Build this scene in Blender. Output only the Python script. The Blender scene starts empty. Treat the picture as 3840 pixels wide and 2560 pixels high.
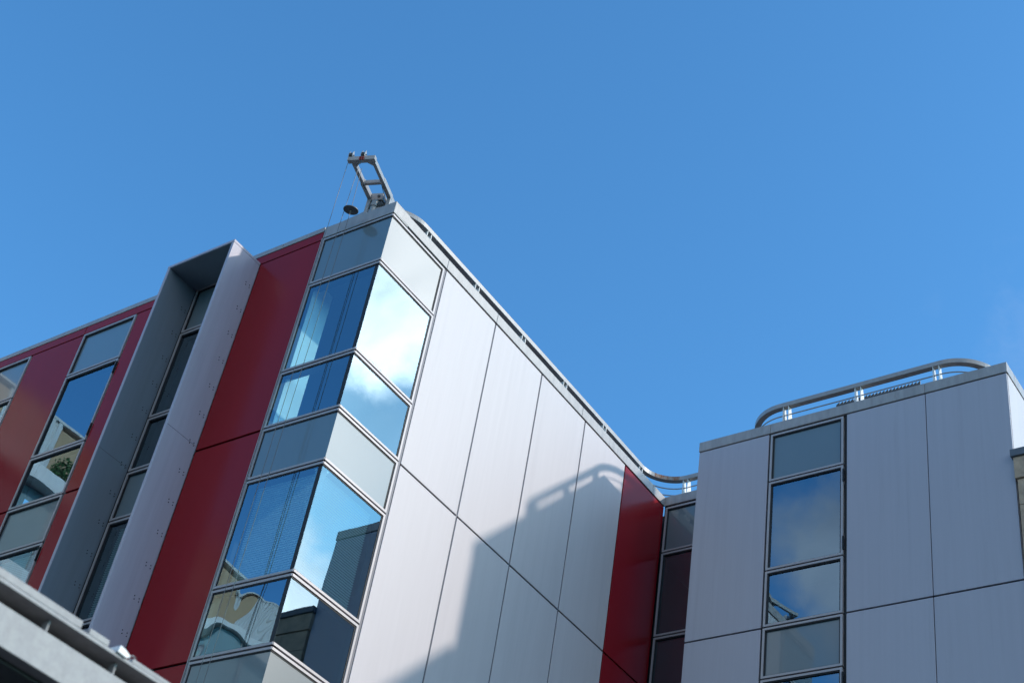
import bpy, math, random
from mathutils import Vector, Matrix, noise as mnoise

random.seed(7)
SC = bpy.context.scene
COL = SC.collection
R = math.radians

# ------------------------------------------------------------------ camera
CAM_POS = (13.24264, -11.56299, -16.4475)
CAM_ROWS = ((0.8158089, 0.5594753, 0.1464349), (-0.2688164, 0.5910385, -0.7605335), (-0.5120484, 0.5810859, 0.6325706))
cam = bpy.data.cameras.new('camera')
cam.sensor_width = 36.0
cam.lens = 51.55
cam.clip_start = 0.05
cam.clip_end = 5000.0
cam.dof.use_dof = True
cam.dof.focus_distance = 25.0
cam.dof.aperture_fstop = 4.5
cam_ob = bpy.data.objects.new('camera', cam)
COL.objects.link(cam_ob)
rx, ry, rz = (Vector(r) for r in CAM_ROWS)          # right, down, forward
m3 = Matrix((rx, -ry, -rz)).transposed()
cam_ob.matrix_world = Matrix.Translation(Vector(CAM_POS)) @ m3.to_4x4()
SC.camera = cam_ob

# ------------------------------------------------------------------ exposure
SC.view_settings.view_transform = 'Standard'
SC.view_settings.look = 'None'
SC.view_settings.exposure = 0.0
SC.view_settings.gamma = 1.0
SC.cycles.max_bounces = 8
SC.cycles.glossy_bounces = 5
SC.cycles.transparent_max_bounces = 16
SC.cycles.caustics_reflective = True

# ------------------------------------------------------------------ sun + sky
SUN_DIR = Vector((7.314, 4.2, 4.41)).normalized()    # towards the sun
SUN_EL = math.asin(SUN_DIR.z)
SUN_AZ = math.atan2(SUN_DIR.x, SUN_DIR.y)            # clockwise from +Y
sun = bpy.data.lights.new('sun', 'SUN')
sun.energy = 2.8
sun.angle = R(1.4)
sun.color = (1.0, 0.90, 0.80)
sun_ob = bpy.data.objects.new('sun', sun)
COL.objects.link(sun_ob)
sun_ob.location = SUN_DIR * 200
sun_ob.rotation_euler = SUN_DIR.to_track_quat('Z', 'Y').to_euler()


def azel(az, el):
    az, el = R(az), R(el)
    return (math.sin(az) * math.cos(el), math.cos(az) * math.cos(el), math.sin(el))


# clouds reflected in the glass, a faint wisp, unseen banks added as fill light:
# (azimuth, elevation, angular radius, softness, brightness, opacity)
CLOUDS = [(49, 43.0, 8.0, 3.6, 40.0, 0.95), (49.8, 27.3, 5.4, 2.6, 32.0, 0.95), (-157.5, 31.8, 5.2, 2.4, 5.6, 0.62),
          (-172, 26, 9, 6, 7.0, 0.9), (122, 26, 24, 10, 10.5, 0.95), (172, 28, 20, 9, 8.0, 0.95), (-12, 35, 9, 7, 6.0, 0.10), (62, 32, 22, 9, 16.0, 0.25)]

world = bpy.data.worlds.new('World')
SC.world = world
world.use_nodes = True
nt = world.node_tree
for n_ in list(nt.nodes):
    nt.nodes.remove(n_)
N, L = nt.nodes.new, nt.links.new
w_out = N('ShaderNodeOutputWorld')
w_bg = N('ShaderNodeBackground')
w_bg.inputs['Strength'].default_value = 0.15
sky = N('ShaderNodeTexSky')
sky.sky_type = 'NISHITA'
sky.sun_disc = False
sky.sun_elevation = SUN_EL
sky.sun_rotation = SUN_AZ
sky.altitude = 0
sky.air_density = 1.0
sky.dust_density = 1.0
sky.ozone_density = 1.5
tc = N('ShaderNodeTexCoord')
nz = N('ShaderNodeTexNoise')
nz.inputs['Scale'].default_value = 9.0
nz.inputs['Detail'].default_value = 7.0
nz.inputs['Roughness'].default_value = 0.6
L(tc.outputs['Generated'], nz.inputs['Vector'])
nz2 = N('ShaderNodeTexNoise')
nz2.inputs['Scale'].default_value = 14.0
nz2.inputs['Detail'].default_value = 6.0
nz2.inputs['Distortion'].default_value = 0.6
L(tc.outputs['Generated'], nz2.inputs['Vector'])
tint = N('ShaderNodeMix'); tint.data_type = 'RGBA'; tint.blend_type = 'MULTIPLY'   # white balance of the sky
tint.inputs['Factor'].default_value = 1.0
L(sky.outputs['Color'], tint.inputs['A'])
tint.inputs['B'].default_value = (0.66, 1.45, 1.93, 1)
cur = tint.outputs['Result']
for az_, el_, rad, soft, bright, opac in CLOUDS:
    dp = N('ShaderNodeVectorMath'); dp.operation = 'DOT_PRODUCT'
    dp.inputs[1].default_value = azel(az_, el_)
    L(tc.outputs['Generated'], dp.inputs[0])
    ac = N('ShaderNodeMath'); ac.operation = 'ARCCOSINE'; L(dp.outputs['Value'], ac.inputs[0])
    wob = N('ShaderNodeMath'); wob.operation = 'MULTIPLY_ADD'
    L(nz.outputs['Fac'], wob.inputs[0]); wob.inputs[1].default_value = R(-soft * 3.2)
    L(ac.outputs[0], wob.inputs[2])
    mr = N('ShaderNodeMapRange'); mr.interpolation_type = 'SMOOTHSTEP'
    L(wob.outputs[0], mr.inputs['Value'])
    mr.inputs['From Min'].default_value = R(rad - soft * 1.6)
    mr.inputs['From Max'].default_value = R(rad - soft * 1.6 - soft)
    mr.inputs['To Min'].default_value = 0.0
    mr.inputs['To Max'].default_value = opac
    mx = N('ShaderNodeMix'); mx.data_type = 'RGBA'
    L(mr.outputs['Result'], mx.inputs['Factor'])
    L(cur, mx.inputs['A'])
    cv = N('ShaderNodeMath'); cv.operation = 'MULTIPLY_ADD'          # thin and thick parts of the cloud
    L(nz2.outputs['Fac'], cv.inputs[0]); cv.inputs[1].default_value = bright * 1.6; cv.inputs[2].default_value = bright * 0.2
    cc = N('ShaderNodeCombineColor')
    for k_ in range(3): L(cv.outputs[0], cc.inputs[k_])
    L(cc.outputs[0], mx.inputs['B'])
    cur = mx.outputs['Result']
L(cur, w_bg.inputs['Color'])
L(w_bg.outputs[0], w_out.inputs['Surface'])


# ------------------------------------------------------------------ materials
def new_mat(name):
    m = bpy.data.materials.new(name)
    m.use_nodes = True
    t = m.node_tree
    b = t.nodes['Principled BSDF']
    return m, t, b


def weathered(name, col, rough=0.45, metal=0.0, var=0.12, scale=(6, 6, 0.5), bump=0.0, bscale=1.2, spec=0.5,
              coat=0.0, coat_rough=0.06, gmap=(1, 1, 0.5), pvar=0.0, grime=None, gscale=3.0, glevel=(0.55, 0.75), rvar=0.08):
    m, t, b = new_mat(name)
    tcn = t.nodes.new('ShaderNodeTexCoord')
    mp = t.nodes.new('ShaderNodeMapping')
    mp.inputs['Scale'].default_value = scale
    t.links.new(tcn.outputs['Object'], mp.inputs['Vector'])
    n1 = t.nodes.new('ShaderNodeTexNoise')
    n1.inputs['Scale'].default_value = 1.0
    n1.inputs['Detail'].default_value = 6.0
    n1.inputs['Roughness'].default_value = 0.65
    t.links.new(mp.outputs[0], n1.inputs['Vector'])
    cr = t.nodes.new('ShaderNodeMapRange')
    cr.inputs['From Min'].default_value = 0.3
    cr.inputs['From Max'].default_value = 0.7
    cr.inputs['To Min'].default_value = 1.0 - var
    cr.inputs['To Max'].default_value = 1.0 + var
    t.links.new(n1.outputs['Fac'], cr.inputs['Value'])
    mul = t.nodes.new('ShaderNodeMix'); mul.data_type = 'RGBA'; mul.blend_type = 'MULTIPLY'
    mul.inputs['Factor'].default_value = 1.0
    mul.inputs['A'].default_value = (*col, 1)
    t.links.new(cr.outputs[0], mul.inputs['B'])
    colout = mul.outputs['Result']
    if grime:
        n2 = t.nodes.new('ShaderNodeTexNoise')
        n2.inputs['Scale'].default_value = gscale
        n2.inputs['Detail'].default_value = 8.0
        n2.inputs['Roughness'].default_value = 0.7
        mp2 = t.nodes.new('ShaderNodeMapping')
        mp2.inputs['Scale'].default_value = gmap
        t.links.new(tcn.outputs['Object'], mp2.inputs['Vector'])
        t.links.new(mp2.outputs[0], n2.inputs['Vector'])
        g = t.nodes.new('ShaderNodeMapRange')
        g.inputs['From Min'].default_value = glevel[0]
        g.inputs['From Max'].default_value = glevel[1]
        t.links.new(n2.outputs['Fac'], g.inputs['Value'])
        mg = t.nodes.new('ShaderNodeMix'); mg.data_type = 'RGBA'
        t.links.new(g.outputs[0], mg.inputs['Factor'])
        t.links.new(colout, mg.inputs['A'])
        mg.inputs['B'].default_value = (*grime, 1)
        colout = mg.outputs['Result']
    if pvar:                                     # each sheet came from its own paint batch
        oi = t.nodes.new('ShaderNodeObjectInfo')
        pr = t.nodes.new('ShaderNodeMapRange')
        pr.inputs['To Min'].default_value = 1 - pvar
        pr.inputs['To Max'].default_value = 1 + pvar
        t.links.new(oi.outputs['Random'], pr.inputs['Value'])
        pm = t.nodes.new('ShaderNodeMix'); pm.data_type = 'RGBA'; pm.blend_type = 'MULTIPLY'
        pm.inputs['Factor'].default_value = 1.0
        t.links.new(colout, pm.inputs['A']); t.links.new(pr.outputs[0], pm.inputs['B'])
        colout = pm.outputs['Result']
    t.links.new(colout, b.inputs['Base Color'])
    rr = t.nodes.new('ShaderNodeMapRange')
    rr.inputs['To Min'].default_value = max(0.02, rough - rvar)
    rr.inputs['To Max'].default_value = rough + rvar
    t.links.new(n1.outputs['Fac'], rr.inputs['Value'])
    t.links.new(rr.outputs[0], b.inputs['Roughness'])
    b.inputs['Metallic'].default_value = metal
    b.inputs['Specular IOR Level'].default_value = spec
    b.inputs['Coat Weight'].default_value = coat
    b.inputs['Coat Roughness'].default_value = coat_rough
    if bump:
        n3 = t.nodes.new('ShaderNodeTexNoise')
        n3.inputs['Scale'].default_value = bscale
        n3.inputs['Detail'].default_value = 1.5
        t.links.new(tcn.outputs['Object'], n3.inputs['Vector'])
        bp = t.nodes.new('ShaderNodeBump')
        bp.inputs['Strength'].default_value = 1.0
        bp.inputs['Distance'].default_value = bump
        t.links.new(n3.outputs['Fac'], bp.inputs['Height'])
        t.links.new(bp.outputs[0], b.inputs['Normal'])
        if coat:
            t.links.new(bp.outputs[0], b.inputs['Coat Normal'])
    return m


def vision_glass(name, tint=(0.66, 0.93, 0.97), gloss=(0.60, 0.84, 1.0), f0=0.30, bump=0.0, bscale=0.9):
    m, t, b = new_mat(name)
    t.nodes.remove(b)
    out = t.nodes['Material Output']
    tr = t.nodes.new('ShaderNodeBsdfTransparent'); tr.inputs['Color'].default_value = (*tint, 1)
    gl = t.nodes.new('ShaderNodeBsdfGlossy'); gl.inputs['Color'].default_value = (*gloss, 1)
    gl.inputs['Roughness'].default_value = 0.0
    lw = t.nodes.new('ShaderNodeLayerWeight'); lw.inputs['Blend'].default_value = 0.5   # same from both sides of the pane
    pw = t.nodes.new('ShaderNodeMath'); pw.operation = 'POWER'; pw.inputs[1].default_value = 5.0
    t.links.new(lw.outputs['Facing'], pw.inputs[0])
    fr = t.nodes.new('ShaderNodeMath'); fr.operation = 'MULTIPLY_ADD'
    t.links.new(pw.outputs[0], fr.inputs[0]); fr.inputs[1].default_value = 1.0 - f0; fr.inputs[2].default_value = f0
    mx = t.nodes.new('ShaderNodeMixShader')
    t.links.new(fr.outputs[0], mx.inputs[0])
    t.links.new(tr.outputs[0], mx.inputs[1])
    t.links.new(gl.outputs[0], mx.inputs[2])
    t.links.new(mx.outputs[0], out.inputs['Surface'])
    if bump:
        tcn = t.nodes.new('ShaderNodeTexCoord')
        n3 = t.nodes.new('ShaderNodeTexNoise')
        n3.inputs['Scale'].default_value = bscale
        n3.inputs['Detail'].default_value = 0.5
        t.links.new(tcn.outputs['Object'], n3.inputs['Vector'])
        bp = t.nodes.new('ShaderNodeBump')
        bp.inputs['Strength'].default_value = 1.0
        bp.inputs['Distance'].default_value = bump
        t.links.new(n3.outputs['Fac'], bp.inputs['Height'])
        t.links.new(bp.outputs[0], gl.inputs['Normal'])
    return m


M = {}
M['white'] = weathered('white_panel_paint', (0.50, 0.46, 0.475), rough=0.44, metal=0.0, var=0.035, scale=(7, 7, 0.35), bump=0.003, bscale=0.6,
                       spec=0.42, grime=(0.43, 0.395, 0.41), gscale=1.0, glevel=(0.55, 0.95), gmap=(5, 5, 0.22), pvar=0.03)
M['whiteshade'] = weathered('shaded_white_panel_paint', (0.365, 0.36, 0.415), rough=0.42, metal=0.0, var=0.03, scale=(14, 14, 0.35), bump=0.002,
                            bscale=0.7, grime=(0.30, 0.295, 0.335), gscale=1.0, glevel=(0.55, 0.95), gmap=(5, 5, 0.22), pvar=0.03)  # darker, bluer copy of the white paint, front's shade put into the colour
M['red'] = weathered('red_panel_paint', (0.26, 0.011, 0.018), rough=0.22, var=0.05, scale=(1.5, 1.5, 0.4), spec=0.11, coat=0.0, pvar=0.05, bump=0.005,
                     bscale=0.5)
M['coping'] = weathered('weathered_coping_metal', (0.30, 0.285, 0.285), rough=0.38, metal=0.0, spec=0.7, var=0.16, scale=(10, 10, 2.0),
                        grime=(0.12, 0.115, 0.11), gscale=2.2, glevel=(0.58, 0.85))
M['frame'] = weathered('grey_window_frame_metal', (0.36, 0.34, 0.355), rough=0.4, metal=0.1, var=0.05, scale=(4, 4, 4))
M['gasket'] = weathered('black_rubber', (0.008, 0.008, 0.012), rough=0.6, var=0.1)
M['membrane'] = weathered('dark_joint_membrane', (0.010, 0.010, 0.013), rough=0.7, var=0.1)
M['joint'] = weathered('grey_joint_trim', (0.10, 0.105, 0.13), rough=0.5, metal=0.2, var=0.1)
M['glass'] = vision_glass('vision_glass', bump=0.004, bscale=0.8)
M['wavyglass'] = vision_glass('wavy_vision_glass', bump=0.045, bscale=1.1)
M['bowedglass'] = vision_glass('bowed_vision_glass', bump=0.014, bscale=0.8)
M['spandrel'] = weathered('backpainted_spandrel_glass', (0.115, 0.155, 0.175), rough=0.03, var=0.03, scale=(0.6, 0.6, 0.6), spec=0.6, coat=1.0, coat_rough=0.36, bump=0.003,
                          bscale=0.8, rvar=0.02)
M['fin'] = weathered('fin_surround_metal', (0.375, 0.355, 0.43), rough=0.42, metal=0.0, var=0.06, scale=(9, 9, 0.5))
M['shade_sheet'] = weathered('shade_coloured_sheet', (0.17, 0.21, 0.26), rough=0.45, var=0.06, scale=(9, 9, 0.5))  # added sheets inside the surround, its inner shade put into their colour
M['bolt'] = weathered('dark_bolt_steel', (0.05, 0.05, 0.055), rough=0.5, metal=0.6)
M['rail'] = weathered('weathered_rail_steel', (0.27, 0.25, 0.245), rough=0.37, metal=0.0, spec=1.0, var=0.15, scale=(9, 9, 9),
                      grime=(0.20, 0.13, 0.09), gscale=0.45, glevel=(0.66, 0.74))
M['rust'] = weathered('rusty_rail_face', (0.27, 0.24, 0.22), rough=0.55, var=0.25, scale=(9, 9, 22), grime=(0.20, 0.065, 0.022), gscale=7,
                      glevel=(0.42, 0.56), gmap=(1, 1, 0.4))
M['railpost'] = weathered('pale_post_steel', (0.62, 0.62, 0.62), rough=0.45, metal=0.1, var=0.08, scale=(6, 6, 6))
M['crane'] = weathered('pale_crane_steel', (0.33, 0.32, 0.32), rough=0.45, metal=0.2, var=0.14, scale=(14, 14, 14),
                       grime=(0.22, 0.18, 0.15), gscale=9, glevel=(0.6, 0.85))
M['cranedark'] = weathered('dark_crane_steel', (0.06, 0.065, 0.07), rough=0.5, metal=0.4)
M['redhook'] = weathered('red_shackle_paint', (0.30, 0.03, 0.02), rough=0.5)
M['cable'] = weathered('steel_wire_rope', (0.13, 0.13, 0.135), rough=0.5, metal=0.4)
M['disc'] = weathered('grey_disc_metal', (0.12, 0.125, 0.13), rough=0.5, metal=0.2)
M['interior'] = weathered('interior_plaster', (0.12, 0.12, 0.13), rough=0.8, var=0.05)
M['intdark'] = weathered('interior_dark_finish', (0.03, 0.032, 0.04), rough=0.8, var=0.05)
M['column'] = weathered('white_column_paint', (0.86, 0.86, 0.85), rough=0.7, var=0.02)
M['blind'] = weathered('pale_blind_slats', (0.62, 0.63, 0.62), rough=0.6, var=0.03)
M['roof'] = weathered('dark_roof_membrane', (0.045, 0.045, 0.048), rough=0.85, var=0.1, scale=(1, 1, 1))
M['stone'] = weathered('weathered_sandstone', (0.42, 0.31, 0.22), rough=0.85, var=0.25, scale=(3, 3, 3), grime=(0.14, 0.115, 0.095), gscale=1.6,
                       glevel=(0.5, 0.8), bump=0.01, bscale=14)
M['slate'] = weathered('dark_slate_cap', (0.10, 0.115, 0.14), rough=0.6, var=0.15, scale=(5, 5, 5))
M['galv'] = weathered('galvanised_steel', (0.29, 0.28, 0.285), rough=0.55, metal=0.0, spec=0.3, var=0.14, scale=(30, 30, 30), grime=(0.36, 0.35, 0.345),
                      gscale=14, glevel=(0.45, 0.7), gmap=(1, 1, 1))
M['galvdark'] = weathered('shaded_canopy_steel', (0.035, 0.04, 0.045), rough=0.6, metal=0.2)  # shade of the canopy underside and slot put into the steel colour
M['whitepl'] = weathered('white_plastic', (0.80, 0.79, 0.78), rough=0.5)
M['tan'] = weathered('tan_render', (0.46, 0.31, 0.19), rough=0.85, var=0.08, scale=(0.7, 0.7, 0.7))
M['corr'] = weathered('pale_corrugated_metal', (0.62, 0.62, 0.62), rough=0.5, metal=0.1, var=0.06)
M['teal'] = weathered('teal_wall_glass', (0.20, 0.33, 0.38), rough=0.1, var=0.1, scale=(0.8, 0.8, 0.8))
M['paving'] = weathered('street_asphalt', (0.035, 0.035, 0.037), rough=0.9, var=0.2, scale=(0.6, 0.6, 0.6))
M['leaf'] = weathered('shrub_leaves', (0.05, 0.12, 0.025), rough=0.6, var=0.4, scale=(9, 9, 9))
M['bark'] = weathered('shrub_bark', (0.12, 0.09, 0.06), rough=0.9)


# ------------------------------------------------------------------ building helpers
class Frame:
    """A facade plane: origin, azimuth of the running direction u; d points outwards."""
    def __init__(self, ox, oy, az):
        a = R(az)
        self.o = Vector((ox, oy, 0))
        self.u = Vector((math.cos(a), math.sin(a), 0))
        self.n = Vector((math.sin(a), -math.cos(a), 0))

    def p(self, u, z, d=0.0):
        v = self.o + self.u * u + self.n * d
        return Vector((v.x, v.y, z))


WORLD = Frame(0, 0, 0)


class MB:
    """Collects shapes and links them as one mesh object."""
    def __init__(self):
        self.v, self.f = [], []

    def add(self, vs, fs):
        k = len(self.v)
        self.v += [Vector(v) for v in vs]
        self.f += [tuple(i + k for i in f) for f in fs]
        return self

    def hexa(self, c):
        # c: 8 corners, bottom ring 0..3 counter-clockwise seen from above, top ring 4..7
        return self.add(c, [(3, 2, 1, 0), (4, 5, 6, 7), (0, 1, 5, 4), (1, 2, 6, 5), (2, 3, 7, 6), (3, 0, 4, 7)])

    def box(self, F, u0, u1, z0, z1, d0, d1):
        # d0 inner, d1 outer
        c = [F.p(u0, z0, d1), F.p(u1, z0, d1), F.p(u1, z0, d0), F.p(u0, z0, d0),
             F.p(u0, z1, d1), F.p(u1, z1, d1), F.p(u1, z1, d0), F.p(u0, z1, d0)]
        return self.hexa(c)

    def obox(self, o, ex, ey, ez, a, b):
        """box in an oblique frame o + x*ex + y*ey + z*ez, from corner a to corner b"""
        def q(x, y, z):
            return Vector(o) + ex * x + ey * y + ez * z
        (x0, y0, z0), (x1, y1, z1) = a, b
        return self.hexa([q(x0, y0, z0), q(x1, y0, z0), q(x1, y1, z0), q(x0, y1, z0),
                          q(x0, y0, z1), q(x1, y0, z1), q(x1, y1, z1), q(x0, y1, z1)])

    def quad(self, a, b, c, d):
        return self.add([a, b, c, d], [(0, 1, 2, 3)])

    def tube(self, pts, r, seg=8):
        pts = [Vector(p) for p in pts]
        rings = []
        for i, p in enumerate(pts):
            t = (pts[min(i + 1, len(pts) - 1)] - pts[max(i - 1, 0)]).normalized()
            up = Vector((0, 0, 1)) if abs(t.z) < 0.9 else Vector((1, 0, 0))
            s = t.cross(up).normalized(); w = s.cross(t)
            rings.append([p + (s * math.cos(2 * math.pi * k / seg) + w * math.sin(2 * math.pi * k / seg)) * r for k in range(seg)])
        vs = [v for rg in rings for v in rg]
        fs = []
        for i in range(len(rings) - 1):
            for k in range(seg):
                a = i * seg + k; b = i * seg + (k + 1) % seg
                fs.append((a, b, b + seg, a + seg))
        fs.append(tuple(range(seg))[::-1])
        fs.append(tuple((len(rings) - 1) * seg + k for k in range(seg)))
        return self.add(vs, fs)

    def cyl(self, c0, c1, r0, r1=None, seg=20):
        r1 = r0 if r1 is None else r1
        c0, c1 = Vector(c0), Vector(c1)
        t = (c1 - c0).normalized()
        up = Vector((0, 0, 1)) if abs(t.z) < 0.9 else Vector((1, 0, 0))
        s = t.cross(up).normalized(); w = s.cross(t)
        vs = []
        for c, r in ((c0, r0), (c1, r1)):
            vs += [c + (s * math.cos(2 * math.pi * k / seg) + w * math.sin(2 * math.pi * k / seg)) * r for k in range(seg)]
        fs = [(k, (k + 1) % seg, seg + (k + 1) % seg, seg + k) for k in range(seg)]
        fs += [tuple(range(seg))[::-1], tuple(range(seg, 2 * seg))]
        return self.add(vs, fs)

    def prism(self, poly, ext):
        poly = [Vector(p) for p in poly]; ext = Vector(ext); n = len(poly)
        vs = poly + [p + ext for p in poly]
        fs = [tuple(range(n))[::-1], tuple(range(n, 2 * n))] + [(i, (i + 1) % n, n + (i + 1) % n, n + i) for i in range(n)]
        return self.add(vs, fs)

    def sweep(self, pts, prof, closed_ends=True):
        """prof: list of (inward offset, z); path runs in plan, inward is to the left of travel"""
        pts = [Vector((p[0], p[1], 0)) for p in pts]
        n = len(prof); vs = []
        for i, p in enumerate(pts):
            t0 = (p - pts[i - 1]).normalized() if i > 0 else (pts[1] - p).normalized()
            t1 = (pts[i + 1] - p).normalized() if i < len(pts) - 1 else t0
            t = (t0 + t1).normalized()
            nn = Vector((-t.y, t.x, 0)); k = 1.0 / max(0.5, t.dot(t1))
            for o_, z in prof:
                q = p + nn * o_ * k
                vs.append(Vector((q.x, q.y, z)))
        fs = []
        for i in range(len(pts) - 1):
            for k in range(n):
                a = i * n + k; b = i * n + (k + 1) % n
                fs.append((a, b, b + n, a + n))
        fs.append(tuple(range(n))[::-1])
        fs.append(tuple((len(pts) - 1) * n + k for k in range(n)))
        return self.add(vs, fs)

    def build(self, name, m, parent=None, bevel=0.0, smooth=False):
        off = Vector((0, 0, 0))
        p = parent
        while p is not None:
            off += p.location; p = p.parent
        me = bpy.data.meshes.new(name)
        if parent is None:
            off = self.origin if hasattr(self, 'origin') else Vector((0, 0, 0))
        me.from_pydata([tuple(v - off) for v in self.v], [], self.f)
        me.materials.append(m)
        me.update()
        import bmesh
        bm = bmesh.new(); bm.from_mesh(me)
        if len(self.f) > 1:
            bmesh.ops.recalc_face_normals(bm, faces=bm.faces)
        bm.to_mesh(me); bm.free()
        if smooth:
            for pl in me.polygons:
                pl.use_smooth = True
        o = bpy.data.objects.new(name, me)
        COL.objects.link(o)
        if parent is not None:
            o.parent = parent
        else:
            o.location = off
        if bevel:
            bv = o.modifiers.new('edge', 'BEVEL'); bv.width = bevel; bv.segments = 2; bv.limit_method = 'ANGLE'
        return o


def tag(o, label, cat, group=None, kind=None):
    o['label'] = label
    if cat: o['category'] = cat
    if group: o['group'] = group
    if kind: o['kind'] = kind
    return o


def empty(name, loc):
    o = bpy.data.objects.new(name, None)
    COL.objects.link(o); o.location = loc
    o.empty_display_size = 0.5
    return o


def plabel(o, text):
    o['label'] = text
    return o


ZG = -18.05

# ------------------------------------------------------------------ ground
g = MB().box(WORLD, -1500, 1500, ZG - 0.5, ZG, -1500, 1500).build('ground', M['paving'])
g['kind'] = 'structure'

# ------------------------------------------------------------------ the office building
FA = Frame(-1.511, -0.048, 0.375)        # red facade
FBAY = Frame(0, 0, 1.83)                 # glazed corner bay, facade side
FB = Frame(0, 0, 90.92)                  # white flank
FC = Frame(-0.146, 9.089, 0.0)           # recessed strip in the inner corner
FD = Frame(1.394, 7.744, 0.0)            # projecting white block, front
FDS = Frame(7.257, 7.744, 90.0)          # its far flank
FDL = Frame(1.394, 9.089, -90.0)         # its near flank

off = empty('office_building', (0, 4.5, ZG))
tag(off, 'modern office building clad in deep red and white metal panels with glazed corner bay', 'building')

J1, J2, J3 = -4.04, -7.925, -11.83       # panel joints
WROWS = [(-1.095, 0.0, 's'), (-2.945, -1.095, 'v'), (-4.04, -2.945, 'l'), (-4.99, -4.04, 's'), (-6.83, -4.99, 'v'),
         (-7.925, -6.83, 'l'), (-8.875, -7.925, 's'), (-10.72, -8.875, 'v'), (-11.83, -10.72, 'l')]
FW = 0.038


def window(F, u0, u1, z0, z1, kind, left=True, right=True, blind=False, wavy=0, hinge=False, dark_right=False, depth=0.0, pd=0.03):
    """one framed glazing unit: frame (part) > pane, gasket, blind, hinge"""
    g_ = 0.015
    z0 += g_; z1 -= g_
    a = u0 + (g_ if left else 0); b = u1 - (g_ if right else 0)
    fr = MB()
    if left: fr.box(F, a, a + FW, z0, z1, -0.09 + depth, 0.012 + depth)
    if right: fr.box(F, b - FW, b, z0, z1, -0.09 + depth, 0.012 + depth)
    ia = a + (FW if left else 0); ib = b - (FW if right else 0)
    fr.box(F, ia, ib, z1 - FW, z1, -0.09 + depth, 0.012 + depth)
    fr.box(F, ia, ib, z0, z0 + FW, -0.09 + depth, 0.012 + depth)
    w = fr.build('window', M['frame'], off)
    gk = 0.022
    ga = MB()
    za, zb = z0 + FW, z1 - FW
    if left: ga.box(F, ia, ia + gk, za, zb, -0.08 + depth, -0.004 + depth)
    if right: ga.box(F, ib - gk, ib, za, zb, -0.08 + depth, -0.004 + depth)
    ja = ia + (gk if left else 0); jb = ib - (gk if right else 0)
    ga.box(F, ja, jb, zb - gk, zb, -0.08 + depth, -0.004 + depth)
    ga.box(F, ja, jb, za, za + gk * 0.6, -0.08 + depth, -0.004 + depth)
    ga.build('gasket', M['gasket'], w)
    za += gk * 0.6; zb -= gk
    if dark_right:
        MB().box(F, jb - 0.085, jb - pd - 0.004, za, zb, -pd, 0.003 - pd).build('edge_band', M['gasket'], w)
    d = -pd + depth
    if not right: jb -= pd
    if not left: ja += pd
    mat = M['spandrel'] if kind == 's' else (M['wavyglass'] if wavy == 2 else M['bowedglass'] if wavy else M['glass'])
    MB().quad(F.p(ja, za, d), F.p(jb, za, d), F.p(jb, zb, d), F.p(ja, zb, d)).build('pane', mat, w)
    if kind == 's':
        MB().box(F, ja + (0.06 if not left else 0), jb - (0.06 if not right else 0), za, zb, -0.12 + depth, -0.05 + depth).build('spandrel_backing', M['intdark'], w)
    if blind:
        bl = MB()
        ba = ja + (0.10 if left else 0.02); bb = jb - (0.10 if right else 0.02)
        zt = zb - 0.03
        bl.box(F, ba, bb, zt, zt + 0.025, -0.17 + depth, -0.14 + depth)
        z = zt - 0.03
        zend = za + (blind if blind is not True else 0.0)
        while z > zend:
            p0, p1 = F.p(ba, z, -0.13 + depth), F.p(bb, z, -0.13 + depth)
            p2, p3 = F.p(bb, z - 0.014, -0.152 + depth), F.p(ba, z - 0.014, -0.152 + depth)
            bl.quad(p0, p1, p2, p3)
            z -= 0.040
        bl.build('blind', M['blind'], w)
    if hinge:
        for zz in (z1 - 0.22, z0 + 0.22):
            MB().box(F, b - 0.004, b + 0.018, zz - 0.13, zz + 0.13, 0.002 + depth, 0.03 + depth).build('hinge', M['gasket'], w)
    return w


def strip(F, u0, u1, blinds=(), wavy=(), hinges=(), rows=None, tint_top=-0.05, **kw):
    """a vertical strip of windows"""
    for i, (z0, z1, k) in enumerate(WROWS):
        if rows and i not in rows: continue
        if i == 0: z1 = tint_top
        window(F, u0, u1, z0, z1, k, blind=(i in blinds), wavy=1 if i in wavy else 0, hinge=(i in hinges), **kw)
    # dark membrane around and between the frames
    mb = MB()
    if kw.get('left', True): mb.box(F, u0 - 0.012, u0 + 0.012, J3, tint_top, -0.2, -0.075)
    if kw.get('right', True): mb.box(F, u1 - 0.012, u1 + 0.012, J3, tint_top, -0.2, -0.075)
    for z0, z1, k in WROWS[1:]:
        mb.box(F, u0 + 0.012, u1 - 0.012, z1 - 0.012, z1 + 0.012, -0.2, -0.075)
    mb.build('joint_membrane', M['membrane'], off)


def panel(F, u0, u1, z0, z1, mat, name, d=0.0, th=0.035):
    d += random.uniform(-0.002, 0.001)
    return MB().box(F, u0, u1, z0, z1, d - th, d).build(name, mat, off, bevel=0.006)


def panel_column(F, u0, u1, mat, name, ztop, jw=0.02, ext=(0.03, 0.03)):
    zs = [ztop, J1, J2, J3]
    for i in range(3):
        a = zs[i] - (jw if i else 0.0)
        panel(F, u0, u1, zs[i + 1] + jw, a, mat, name)
    panel(F, u0, u1, ZG + 0.02, J3 - jw, mat, name)
    MB().box(F, u0 - ext[0], u1 + ext[1], ZG + 0.01, ztop + 0.03, -0.16, -0.05).build('joint_membrane', M['membrane'], off)


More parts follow.
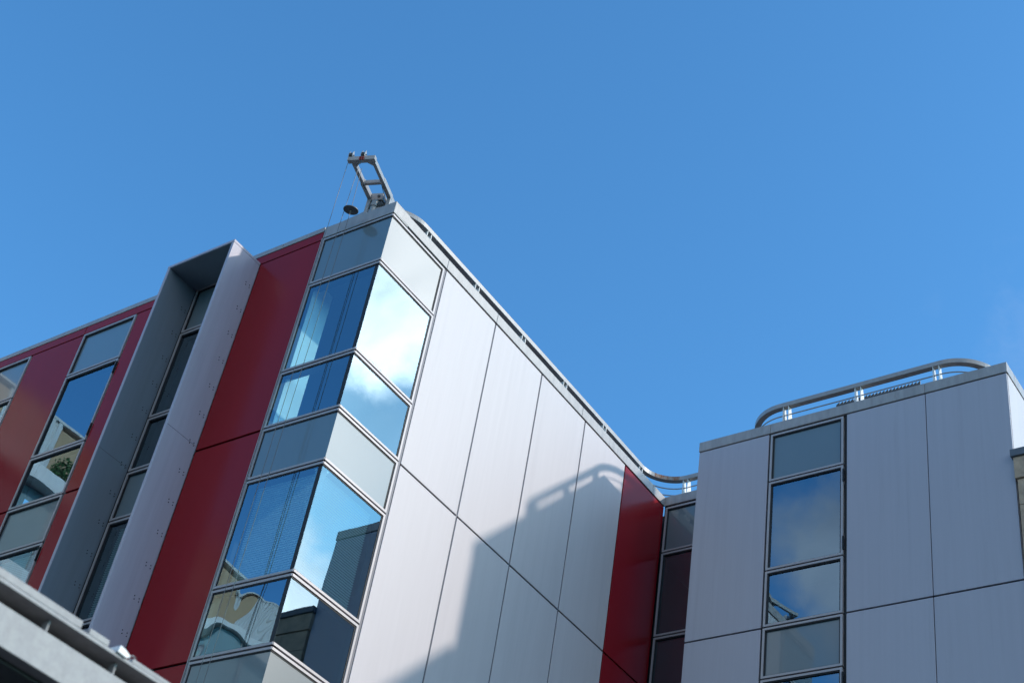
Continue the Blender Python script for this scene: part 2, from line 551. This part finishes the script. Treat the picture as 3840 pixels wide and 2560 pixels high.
# --- red facade (left)
for u0, u1 in ((-1.405, -0.012), (-4.465, -3.04), (-7.425, -5.95), (-10.45, -8.955)):
    panel_column(FA, u0, u1, M['red'], 'red_panel', -0.06)
for u0, u1 in ((-12.0, -5.96), (-5.945, -3.0), (-2.985, -0.012)):
    panel(FA, u0, u1, -0.035, 0.145, M['red'], 'red_panel')
MB().box(FA, -12.0, -0.005, -0.09, 0.147, -0.16, -0.04).build('joint_membrane', M['membrane'], off)
for u0, u1 in ((-12.0, -9.2), (-9.19, -6.2), (-6.19, -3.55), (-3.54, -0.96), (-0.95, -0.005)):
    MB().box(FA, u0, u1, 0.15, 0.258, -0.38, 0.012).build('coping', M['coping'], off, bevel=0.008)
strip(FA, -2.945, -1.47, blinds=(4, 7))
strip(FA, -5.935, -4.48, wavy=(2, 5), hinges=(1, 4), blinds=(4,))
strip(FA, -8.935, -7.44, wavy=(2,))
panel(FA, -10.5, -10.46, ZG, -0.04, M['red'], 'red_panel')
panel(FA, -12.0, -10.51, ZG, -0.04, M['red'], 'red_panel')
for u0, u1 in ((-2.945, -1.47), (-5.935, -4.48), (-8.935, -7.44)):
    panel(FA, u0, u1, ZG + 0.02, J3 - 0.02, M['red'], 'red_panel')
    MB().box(FA, u0, u1, ZG + 0.01, J3, -0.16, -0.05).build('joint_membrane', M['membrane'], off)

# --- projecting surround round the fourth window strip
sur = MB()
FIN_B = -12.6
sur.box(FA, -3.03, -2.975, FIN_B, -0.072, 0.001, 0.664)
cheekL = sur.build('surround_cheek', M['fin'], off, bevel=0.004)
cheekR = MB().box(FA, -1.472, -1.415, FIN_B, -0.072, 0.001, 0.664).build('surround_cheek', M['fin'], off, bevel=0.004)
hood = MB().box(FA, -3.034, -1.411, -0.071, -0.018, 0.001, 0.668).build('surround_hood', M['fin'], off, bevel=0.004)
sill = MB().box(FA, -3.034, -1.411, FIN_B - 0.06, FIN_B - 0.001, 0.001, 0.668).build('surround_sill', M['fin'], off, bevel=0.004)
MB().box(FA, -2.9745, -2.967, FIN_B, -0.080, 0.002, 0.655).build('surround_shade_sheet', M['shade_sheet'], off)  # thin added sheets that darken the shaded inside of the surround
MB().box(FA, -1.4795, -1.4725, FIN_B, -0.080, 0.002, 0.655).build('surround_shade_sheet', M['shade_sheet'], off)
MB().box(FA, -2.9745, -1.4725, -0.0795, -0.0715, 0.002, 0.655).build('surround_shade_sheet', M['shade_sheet'], off)
for cheek, uu, sgn in ((cheekR, -1.415, 1), (cheekL, -2.967, 1)):
    for k in range(14):
        z = -0.585 - 0.556 * k
        if z < FIN_B + 0.1: break
        for dd, dz in ((0.160, 0), (0.150, -0.05), (0.068, -0.002), (0.062, -0.05)):
            MB().cyl(FA.p(uu - 0.002, z + dz, dd), FA.p(uu + 0.007, z + dz, dd), 0.0085, seg=8).build('bolt', M['bolt'], cheek)
    MB().box(FA, uu - 0.001, uu + 0.0015, -3.952, -3.946, 0.02, 0.655).build('joint_line', M['joint'], cheek)

# --- glazed corner bay
BAYROW = dict(left=True, right=False)
for i, (z0, z1, k) in enumerate(WROWS):
    if i == 0: z1 = -0.035
    window(FBAY, -1.492, 0.0, z0, z1, k, left=True, right=False, blind=(i in (4, 7)), wavy=2 if i == 5 else 0, dark_right=(k != 's'), pd=0.010)
    window(FB, 0.0, 1.462, z0, z1, k, left=False, right=True, blind=(i in (4, 7)), pd=0.010)
mb = MB()
mb.box(FBAY, -1.51, -1.48, J3, -0.03, -0.2, -0.025)
mb.box(FB, 1.452, 1.462, J3, -0.03, -0.2, -0.025)
for z0, z1, k in WROWS[1:]:
    mb.box(FBAY, -1.48, -0.03, z1 - 0.012, z1 + 0.012, -0.2, -0.06)
    mb.box(FB, 0.03, 1.452, z1 - 0.012, z1 + 0.012, -0.2, -0.06)
    mb.add([(-0.02, 0.02, z1 - 0.012), (-0.02, 0.03, z1 + 0.012), (-0.03, 0.02, z1 + 0.012)], [(0, 1, 2)])
mb.build('joint_membrane', M['membrane'], off)
jm = MB().box(FB, 1.466, 1.512, J3, -0.005, -0.10, -0.012).build('jamb_trim', M['joint'], off)
MB().box(FBAY, -1.507, -1.496, J3, -0.02, -0.05, 0.014).build('jamb_trim', M['frame'], off)
MB().box(FBAY, -1.49, 0.0, -0.034, -0.02, -0.2, -0.012).box(FB, 0.0, 1.5, -0.034, 0.0, -0.2, -0.012).build('joint_membrane', M['membrane'], off)
MB().box(FBAY, -1.498, 0.012, -0.018, 0.231, -0.38, 0.012).build('coping', M['coping'], off, bevel=0.008)
# --- white flank
bu = [(1.520, 3.000), (3.034, 4.514), (4.548, 6.028), (6.062, 7.530)]
for u0, u1 in bu:
    panel_column(FB, u0, u1, M['white'], 'white_panel', -0.022, jw=0.016)
for u in (3.017, 4.531, 6.045):
    MB().box(FB, u - 0.0165, u + 0.0165, ZG, -0.025, -0.045, -0.016).build('jamb_trim', M['joint'], off)
panel_column(FB, 7.562, 9.075, M['red'], 'red_panel', -0.022, jw=0.016)
panel(FB, 0.0, 1.462, ZG + 0.02, J3 - 0.02, M['white'], 'white_panel')
panel(FBAY, -1.49, -0.04, ZG + 0.02, J3 - 0.02, M['white'], 'white_panel')
for u0, u1 in ((-0.012, 1.497), (1.501, 3.012), (3.016, 5.9), (5.904, 8.6), (8.604, 9.09)):
    MB().box(FB, u0, u1, 0.004, 0.212, -0.38, 0.012).build('coping', M['coping'], off, bevel=0.008)
MB().box(FB, 1.5, 9.09, -0.03, 0.004, -0.16, -0.03).build('joint_membrane', M['membrane'], off)

# --- recessed strip in the inner corner
strip(FC, 0.03, 1.50, blinds=(), rows=None, tint_top=-0.025)
MB().box(FC, 0.0, 1.55, 0.008, 0.218, -0.38, 0.012).build('coping', M['coping'], off, bevel=0.008)
MB().box(FC, 0.0, 1.55, -0.02, 0.008, -0.2, -0.02).build('joint_membrane', M['membrane'], off)
MB().box(FC, 0.005, 0.03, ZG, -0.02, -0.16, -0.02).build('joint_membrane', M['membrane'], off)
panel(FC, 0.03, 1.5, ZG + 0.02, J3 - 0.02, M['white'], 'white_panel')

# --- projecting white block
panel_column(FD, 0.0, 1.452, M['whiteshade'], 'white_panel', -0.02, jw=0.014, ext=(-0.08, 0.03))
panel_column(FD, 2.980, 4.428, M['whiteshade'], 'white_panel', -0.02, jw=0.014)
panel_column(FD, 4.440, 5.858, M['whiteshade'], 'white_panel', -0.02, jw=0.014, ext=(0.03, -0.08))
strip(FD, 1.478, 2.932, hinges=(1, 4), wavy=(5,), tint_top=-0.03)
MB().box(FD, 2.932, 2.98, ZG, -0.02, -0.16, -0.03).box(FD, 1.452, 1.478, ZG, -0.02, -0.16, -0.03).build('joint_membrane', M['membrane'], off)
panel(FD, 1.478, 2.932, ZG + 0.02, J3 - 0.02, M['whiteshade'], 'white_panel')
for u0, u1 in ((-0.012, 1.476), (1.48, 4.43), (4.434, 5.875)):
    MB().box(FD, u0, u1, 0.0, 0.213, -0.38, 0.012).build('coping', M['coping'], off, bevel=0.008)
MB().box(FD, 0.0, 5.863, -0.025, 0.0, -0.16, -0.03).build('joint_membrane', M['membrane'], off)
for u0, u1 in ((0.04, 2.2), (2.212, 4.4), (4.412, 6.6)):
    panel_column(FDS, u0, u1, M['white'], 'white_panel', -0.02, jw=0.014, ext=(0.0, 0.0))
MB().box(FDS, 0.39, 6.6, 0.0, 0.213, -0.38, 0.012).build('coping', M['coping'], off, bevel=0.008)
panel_column(FDL, 0.0, 1.34, M['white'], 'white_panel', -0.02, jw=0.014, ext=(0.0, -0.08))
MB().box(FDL, 0.0, 0.95, 0.0, 0.213, -0.38, 0.012).build('coping', M['coping'], off, bevel=0.008)

# --- roofs, floors, rooms
rf = MB()
rf.box(WORLD, -11.9, -0.45, 0.02, 0.10, -9.6, -0.40)
rf.box(WORLD, -0.45, 6.85, 0.02, 0.10, -14.2, -9.50)
rf.box(WORLD, 1.80, 6.85, 0.02, 0.10, -9.50, -8.16)
rf.box(WORLD, -11.9, -0.45, 0.02, 0.10, -14.2, -9.60)
rf.build('roof', M['roof'], off)
fl = MB()
for zt, zb in ((0.0, -0.95), (-4.06, -4.90), (-7.95, -8.80), (-11.85, -12.2)):
    fl.box(WORLD, -11.8, -0.40, zb, zt, -9.4, -0.22)
    fl.box(WORLD, 1.65, 7.0, zb, zt, -14.0, -8.0)
    fl.box(WORLD, -0.40, 1.65, zb, zt, -14.0, -9.40)
fl.build('floor_slab', M['interior'], off)
iw = MB()
iw.box(WORLD, -11.8, -0.6, ZG, -0.2, -5.6, -5.4)           # rear wall of the front rooms
iw.box(WORLD, 1.7, 7.0, ZG, -0.2, -11.6, -11.4)
iw.box(WORLD, -0.2, 1.7, ZG, -0.2, -11.8, -11.6)
iw.box(WORLD, -6.2, -6.1, ZG, -0.2, -5.4, -0.3)
iw.box(WORLD, -3.06, -2.98, ZG, -0.2, -5.4, -0.3)
iw.box(WORLD, 1.55, 1.62, ZG, -0.2, -11.4, -8.0)
iw.box(WORLD, 4.55, 4.62, ZG, -0.2, -11.4, -8.0)
iw.box(FB, 3.3, 3.4, ZG, -0.2, -8.0, -0.3)
iw.box(WORLD, -0.6, -0.42, ZG, 0.02, -14.0, -9.42)
iw.build('partition_wall', M['intdark'], off)
clm = MB()
clm.box(WORLD, -1.60, -1.42, -4.06, -0.95, -0.46, -0.045)
clm.build('column', M['column'], off)


# ------------------------------------------------------------------ roof railings
def arc(cx, cy, r, a0, a1, n=16):
    return [(cx + r * math.cos(R(a0 + (a1 - a0) * i / n)), cy + r * math.sin(R(a0 + (a1 - a0) * i / n))) for i in range(n + 1)]


def railing(path, posts, label, base):
    root = empty('roof_railing', base)
    tag(root, label, 'railing', None)
    MB().sweep(path, [(0.0, 1.002), (0.0, 1.10), (0.115, 1.10), (0.115, 1.002)]).build('top_rail', M['rail'], root, bevel=0.005)
    for z in (0.82, 0.655, 0.49):
        off_path = []
        for i, p in enumerate(path):
            a = Vector(path[max(i - 1, 0)]); b = Vector(path[min(i + 1, len(path) - 1)])
            t = (b - a).normalized(); nn = Vector((-t.y, t.x))
            q = Vector(p) + nn * 0.05
            off_path.append((q.x, q.y, z))
        MB().tube(off_path, 0.012, 6).build('rail', M['rail'], root)
    for (px, py, nx, ny) in posts:      # blade pair: front edge upright, back edge raking; n = inward
        n_ = Vector((nx, ny, 0)); s_ = Vector((ny, -nx, 0))
        for k in (-0.055, 0.055):
            o_ = Vector((px, py, 0)) + s_ * k
            poly = [o_ + n_ * 0.006 + Vector((0, 0, 0.10)), o_ + n_ * 0.32 + Vector((0, 0, 0.10)),
                    o_ + n_ * 0.11 + Vector((0, 0, 1.0)), o_ + n_ * 0.006 + Vector((0, 0, 1.0))]
            MB().prism([p - s_ * 0.006 for p in poly], s_ * 0.012).build('post_blade', M['railpost'], root)
    return root


b_az = R(90.92)


def on_b(v, inset):                      # a point above the white flank, inset behind its face
    p = FB.p(v, 0, -inset)
    return (p.x, p.y)


pathB = [(-3.4, 0.55)]
c0 = on_b(1.30, 0.512 + 0.75)
pathB += [(c0[0] - 0.6, 0.55)] + arc(c0[0], c0[1], 0.75, -90, 0.9, 16)
pathB += [on_b(3.0, 0.512), on_b(5.0, 0.512), on_b(7.0, 0.52)]
pathB += arc(-0.03, 8.985, 0.648, 180.9, 90, 16) + [(0.3, 9.633), (0.62, 9.633)]
postsB = []
for v in (1.42, 2.915, 4.46, 5.94, 7.43, 8.93):
    p = on_b(v, 0.513 if v < 8 else 0.535); postsB.append((p[0], p[1], -1, 0))
postsB.append((-0.055, 9.633, 0, 1))
railB = railing(pathB, postsB, 'curved grey roof railing above the sunlit white flank, sweeping round its inner corner', (-1.5, 5, 0.1))
rust_path = arc(-0.03, 8.985, 0.648, 150, 104, 10)
rp = MB().sweep(rust_path, [(-0.0025, 1.006), (-0.0025, 1.097), (0.004, 1.097), (0.004, 1.006)]).build(
    'rust_patch', M['rust'], [c for c in railB.children if c.name.startswith('top_rail')][0])
plabel(rp, 'rusty streaked stretch of the rail in the inner corner curve')
pathD = [(1.90, 10.6)] + arc(2.75, 9.11, 0.85, 180, 270, 16) + [(4.3, 8.26)] + arc(5.90, 9.11, 0.85, -90, 0, 16) + [(6.75, 10.6)]
railing(pathD, [(2.89, 8.262, 0, 1), (4.345, 8.262, 0, 1), (5.842, 8.262, 0, 1)],
        'grey roof railing with rounded ends standing on the shaded right hand block', (4.3, 9.2, 0.1))

# ------------------------------------------------------------------ louvre fins on the far roof
lv = empty('louvre_screen', (3.85, 10.3, 0.1))
tag(lv, 'row of small sawtooth grey metal fins behind the right hand railing', 'louvre screen')
for k in range(24):
    x = 2.98 + 0.0745 * k
    zt = 2.515
    MB().prism([(x, 10.27, 0.10), (x + 0.068, 10.285, 0.10), (x + 0.068, 10.285, zt), (x, 10.27, zt - 0.075)], (0.002, 0.008, 0)).build(
        'louvre_fin', M['cranedark'], lv)
MB().box(WORLD, 2.94, 4.78, 0.10, 2.33, -10.45, -10.40).build('screen_rail', M['cranedark'], lv)

# ------------------------------------------------------------------ davit crane on the corner of the roof
PH, TH = R(22), R(5)
CP = Vector((-0.785, -0.305, 1.33))
E1 = Vector((math.cos(PH), math.sin(PH), 0))
E2 = Vector((-math.sin(PH) * math.cos(TH), math.cos(PH) * math.cos(TH), math.sin(TH)))
E3 = E1.cross(E2)
HZ = Vector((-math.sin(PH), math.cos(PH), 0)); UP = Vector((0, 0, 1))
cr = empty('davit_crane', (CP + E2 * 1.1).xy.to_3d() + Vector((0, 0, 0.1)))
tag(cr, 'pale grey ladder-like rooftop davit crane leaning out over the glazed corner', 'crane')


def cbox(name, a, b, mat='crane', parent=None, bev=0.004):
    return MB().obox(CP, E1, E2, E3, a, b).build(name, M[mat], parent or cr, bevel=bev)


cbox('crossbar', (-0.262, -0.045, -0.042), (0.236, 0.045, 0.042))
for s in (-1, 1):
    x0, x1 = (-0.205, -0.145) if s < 0 else (0.160, 0.220)
    cbox('arm', (x0, 0.046, -0.045), (x1, 1.30, 0.045))
    # splice sleeve where the lower arm slides over the upper
    cbox('splice_sleeve', (x0 - 0.008, 0.55, -0.053), (x1 + 0.008, 1.02, 0.053))
    MB().prism([CP + E1 * (x1 if s < 0 else x0) + E2 * 0.046 - E3 * 0.038, CP + E1 * ((x1 + 0.085) if s < 0 else (x0 - 0.085)) + E2 * 0.046 - E3 * 0.038,
                CP + E1 * (x1 if s < 0 else x0) + E2 * 0.14 - E3 * 0.038], E3 * 0.07).build('gusset', M['crane'], cr)
    # upright cheek that carries the pivot
    c_ = (x0 + x1) / 2
    MB().obox(CP + E2 * 1.05, E1, HZ, UP, (c_ - 0.035, -0.10, -1.30), (c_ + 0.035, 0.10, -0.05)).build('upright', M['crane'], cr, bevel=0.004)
    for t_ in (0.59, 0.64, 0.69):
        MB().cyl(CP + E1 * c_ + E2 * t_ - E3 * 0.062 + E1 * 0.01, CP + E1 * c_ + E2 * t_ - E3 * 0.050 + E1 * 0.01, 0.009, seg=8).build('bolt', M['bolt'], cr)
cbox('cross_brace', (-0.145, 0.56, -0.035), (0.160, 0.62, 0.04))
gb = MB().obox(CP, E1, E2, E3, (-0.140, 0.93, -0.10), (0.085, 1.16, 0.06)).build('gearbox', M['crane'], cr, bevel=0.012)
MB().cyl(CP + E1 * 0.005 + E2 * 0.915 - E3 * 0.02, CP + E1 * 0.005 + E2 * 0.935 - E3 * 0.02, 0.026).build('gearbox_cap', M['cranedark'], gb)
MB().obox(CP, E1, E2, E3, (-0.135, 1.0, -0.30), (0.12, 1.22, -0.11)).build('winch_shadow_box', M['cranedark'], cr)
MB().cyl(CP + E1 * -0.04 + HZ * 0.95 - UP * 0.20, CP + E1 * -0.04 + HZ * 0.95 - UP * 0.05, 0.085, 0.07, seg=6).build('motor', M['crane'], cr)
MB().cyl(CP + E1 * 0.04 + HZ * 0.98 - UP * 0.16, CP + E1 * 0.115 + HZ * 0.97 - UP * 0.12, 0.075).build('drum', M['cranedark'], cr)
MB().cyl(CP + E1 * -0.04 + HZ * 0.95 - UP * 1.23, CP + E1 * -0.04 + HZ * 0.95 - UP * 0.205, 0.085, 0.062).build('pedestal', M['crane'], cr)
MB().tube([CP + E1 * 0.165 + E2 * 0.60 - E3 * 0.06, CP + E1 * 0.15 + E2 * 0.74 - E3 * 0.07, CP + E1 * 0.15 + E2 * 0.86 - E3 * 0.09,
           CP + E1 * 0.13 + E2 * 1.02 - E3 * 0.12], 0.006, 6).build('hose', M['cranedark'], cr)
MB().cyl(CP + E1 * 0.27 + HZ * 1.12 - UP * 0.45, CP + E1 * 0.27 + HZ * 1.12 + UP * 0.02, 0.022).build('strut', M['crane'], cr)
for xc in (-0.215, 0.008):
    pu = MB().cyl(CP + E1 * (xc - 0.022) + E3 * 0.085 - E2 * 0.02, CP + E1 * (xc + 0.022) + E3 * 0.085 - E2 * 0.02, 0.05).build('pulley', M['cranedark'], cr)
    for s in (-1, 1):
        o_ = CP + E1 * (xc + s * 0.032) - E2 * 0.02
        poly = [o_ - E2 * 0.045 + E3 * 0.043, o_ + E2 * 0.045 + E3 * 0.043, o_ + E2 * 0.045 + E3 * 0.10, o_ + E3 * 0.19, o_ - E2 * 0.045 + E3 * 0.10]
        MB().prism([p - E1 * 0.004 for p in poly], E1 * 0.008).build('pulley_bracket', M['crane'], pu)
    MB().cyl(CP + E1 * (xc - 0.05) + E3 * 0.085 - E2 * 0.02, CP + E1 * (xc + 0.055) + E3 * 0.085 - E2 * 0.02, 0.010, seg=8).build('axle', M['bolt'], pu)
HK = CP + E1 * 0.0 - E2 * 0.055
for s in (-1, 1):
    c_ = HK + E1 * 0.022 * s - UP * 0.02
    ring = [c_ + E1 * 0.016 * math.cos(t) + UP * 0.042 * math.sin(t) for t in [2 * math.pi * k / 14 for k in range(15)]]
    MB().tube(ring, 0.010, 6).build('shackle', M['redhook'], cr)
    c2 = HK + E1 * 0.026 * s - UP * 0.12 - E1 * 0.02
    ring = [c2 + E1 * 0.010 * math.cos(t) + UP * 0.045 * math.sin(t) for t in [2 * math.pi * k / 14 for k in range(15)]]
    MB().tube(ring, 0.006, 6).build('chain_link', M['cranedark'], cr)


def cable(pts, label):
    mb_ = MB().tube(pts, 0.0048, 6); mb_.origin = Vector(pts[-1])
    o = mb_.build('steel_cable', M['cable'])
    tag(o, label, 'cable', 'steel cables hanging from the davit crane')
    return o


cable([(-0.982, -0.431, 1.33), (-0.984, -0.431, -0.29), (-0.99, -0.431, -14.5)],
      'leftmost steel cable, running from the outer crane pulley past the red panel edge')
cable([(-0.800, -0.327, 1.12), (-0.836, -0.327, -0.27), (-0.846, -0.327, -2.30), (-0.842, -0.327, -5.40), (-0.861, -0.327, -8.17), (-0.87, -0.33, -14.5)],
      'middle steel cable hanging from the red shackles just left of the disc')
cable([(-0.765, -0.285, 1.12), (-0.718, -0.283, 0.03), (-0.717, -0.283, -2.3), (-0.74, -0.284, -5.4), (-0.765, -0.285, -8.16), (-0.77, -0.285, -14.5)],
      'rightmost steel cable, threaded through the small round disc')
dn = Vector((0.10, -0.10, 0.99)).normalized()
dc = Vector((-0.718, -0.283, 0.099))
dm = MB().cyl(dc - dn * 0.006, dc + dn * 0.006, 0.128, seg=40); dm.origin = dc
dsc = dm.build('cable_disc', M['disc'])
tag(dsc, 'small dark round disc threaded on a crane cable in front of the parapet', 'disc')
MB().cyl(dc - dn * 0.007, dc - dn * 0.05, 0.011, seg=8).cyl(dc + dn * 0.007, dc + dn * 0.05, 0.011, seg=8).build('cable_sleeve', M['crane'], dsc)

# ------------------------------------------------------------------ stone building on the right
stn = empty('stone_building', (12, 12, ZG))
tag(stn, 'old weathered sandstone building with a dark slate capped cornice, at the right edge', 'building')
SY = 7.70
wl = MB()
course = 0.48
z = -2.24
while z > ZG + 0.1:
    zb_ = max(ZG, z - course)
    x = 7.292; kk = int(abs(z) * 10)
    while x < 16.0:
        w_ = min(0.62 + 0.25 * ((kk * 7) % 3) / 2, 16.0 - x); kk += 1
        wl.box(WORLD, x + 0.004, x + w_ - 0.004, zb_ + 0.004, z - 0.004, -SY - 0.30, -SY - 0.004 * ((kk * 5) % 3))
        x += w_
    z = zb_
wl.build('wall', M['stone'], stn)
MB().box(WORLD, 7.30, 15.99, ZG, -2.24, -18.0, -SY - 0.02).build('wall_core', M['slate'], stn)
MB().box(WORLD, 7.262, 16.05, -2.232, -1.826, -18.05, -SY + 0.03).build('cornice', M['stone'], stn, bevel=0.01)
MB().box(WORLD, 7.228, 16.1, -1.825, -1.685, -18.1, -SY + 0.07).build('cornice_cap', M['slate'], stn, bevel=0.01)

# ------------------------------------------------------------------ steel canopy in the near foreground
can = empty('steel_canopy', (9.0, -8.0, ZG))
tag(can, 'galvanised steel canopy edge close to the camera, out of focus at lower left', 'canopy')
Y0, Y1 = -13.5, -4.0


def xbox(x0, x1, y0, y1, z0, z1, name, mat, bev=0.003):
    return MB().box(WORLD, x0, x1, z0, z1, -y1, -y0).build(name, M[mat], can, bevel=bev)


xbox(9.44, 9.50, Y0, Y1, -14.588, -14.468, 'edge_beam', 'galv')
xbox(9.10, 9.44, Y0, Y1, -14.600, -14.588, 'lower_flange', 'galvdark')
xbox(9.365, 9.40, Y0, Y1, -14.5, -14.402, 'recessed_web', 'galvdark')
xbox(9.36, 9.505, Y0, Y1, -14.414, -14.400, 'top_plate', 'galv')
xbox(9.41, 9.503, Y0, -9.088, -14.3995, -14.372, 'top_angle', 'galv')
xbox(9.42, 9.503, -9.055, -8.968, -14.3995, -14.377, 'top_angle', 'galv')
xbox(9.43, 9.502, -8.86, Y1, -14.3995, -14.384, 'top_angle', 'galv')
MB().prism([(9.515, -8.935, -14.400), (9.515, -8.893, -14.404), (9.515, -8.882, -14.390), (9.515, -8.906, -14.380), (9.515, -8.932, -14.376)], (-0.05, 0, 0)).build('white_bracket', M['whitepl'], can, bevel=0.0015)
xbox(9.35, 9.36, Y0, Y1, -14.60, -14.38, 'rear_web', 'galvdark')
for y in (-10.0, -9.19, -8.90, -8.2):
    xbox(9.442, 9.475, y, y + 0.008, -14.467, -14.416, 'stiffener', 'galv')
rg = [Vector((9.47, -8.84 + 0.012 * math.cos(t), -14.372 + 0.012 * math.sin(t))) for t in [2 * math.pi * k / 14 for k in range(15)]]
MB().tube(rg, 0.002, 6).build('eye_ring', M['galv'], can)
for k in range(30):
    y = -9.75 + 0.065 * k
    xbox(8.72, 9.05, y, y + 0.034, -14.70, -14.62, 'roof_slat', 'whitepl')
for y in (-12.8, -4.6):
    xbox(9.36, 9.48, y, y + 0.12, ZG, -14.601, 'post', 'galv')

# ------------------------------------------------------------------ wing across the yard (seen in the window reflections)
tb = empty('tan_building', (-16, -12, ZG))
tag(tb, 'tan rendered building with pale corrugated strips, seen only reflected in the glazing', 'building')
FT = Frame(-12.02, 0.0, 90.0)            # faces +x; u runs along +y
for u0, u1 in ((-10.25, -3.05), (-1.55, -0.2)):
    MB().box(FT, u0, u1, -0.2, 1.16, -9, 0).build('upper_wall', M['tan'], tb)
for u0, u1 in ((-3.04, -1.56), (-20.0, -10.26)):
    cm = MB()
    cm.box(FT, u0, u1, -0.2, 1.26, -9, 0.0)
    u = u0 + 0.05
    while u < u1 - 0.1:
        cm.box(FT, u, u + 0.09, -0.2, 1.26, 0.0, 0.05)
        u += 0.18
    cm.build('corrugated_wall', M['corr'], tb)
MB().box(FT, -20.0, -0.2, 1.27, 1.33, -9, 0.055).build('roof_edge', M['corr'], tb)
MB().box(FT, -20.0, -0.2, -0.62, -0.24, -9, 0.55).build('parapet_band', M['whitepl'], tb)
zz = -0.64
i = 0
while zz > ZG + 1.5:
    MB().box(FT, -20.0, -0.2, zz - 1.7, zz, -9, 0.2).build('glazed_wall', M['teal'], tb)
    MB().box(FT, -20.0, -0.2, zz - 2.1, zz - 1.71, -9, 0.35).build('floor_band', M['whitepl'], tb)
    mu = MB()
    u = -19.5
    while u < -0.3:
        mu.box(FT, u, u + 0.10, zz - 1.70, zz, 0.2, 0.28); u += 1.45
    mu.build('mullion', M['frame'], tb)
    zz -= 2.12
MB().box(FT, -20.0, -0.2, ZG, zz, -9, 0.2).build('base_wall', M['tan'], tb)

sh = empty('terrace_shrub', (-11.75, -3.4, -0.24))
tag(sh, 'small green shrub on the terrace, seen reflected in the far left window', 'shrub')
lf = MB()
for k in range(420):
    v = Vector((random.gauss(0, 1), random.gauss(0, 1), random.gauss(0, 1))).normalized() * random.uniform(0.12, 0.33)
    c_ = Vector((-11.75, -3.4, 0.12)) + Vector((v.x * 0.7, v.y, v.z))
    a = Vector((random.gauss(0, 1), random.gauss(0, 1), random.gauss(0, 1))).normalized() * 0.05
    b = a.cross(Vector((random.gauss(0, 1), random.gauss(0, 1), random.gauss(0, 1)))).normalized() * 0.022
    lf.quad(c_ - a, c_ + b, c_ + a, c_ - b)
lf.build('foliage', M['leaf'], sh)
MB().cyl((-11.75, -3.4, -0.24), (-11.75, -3.4, 0.1), 0.03, 0.02, 8).build('stem', M['bark'], sh)
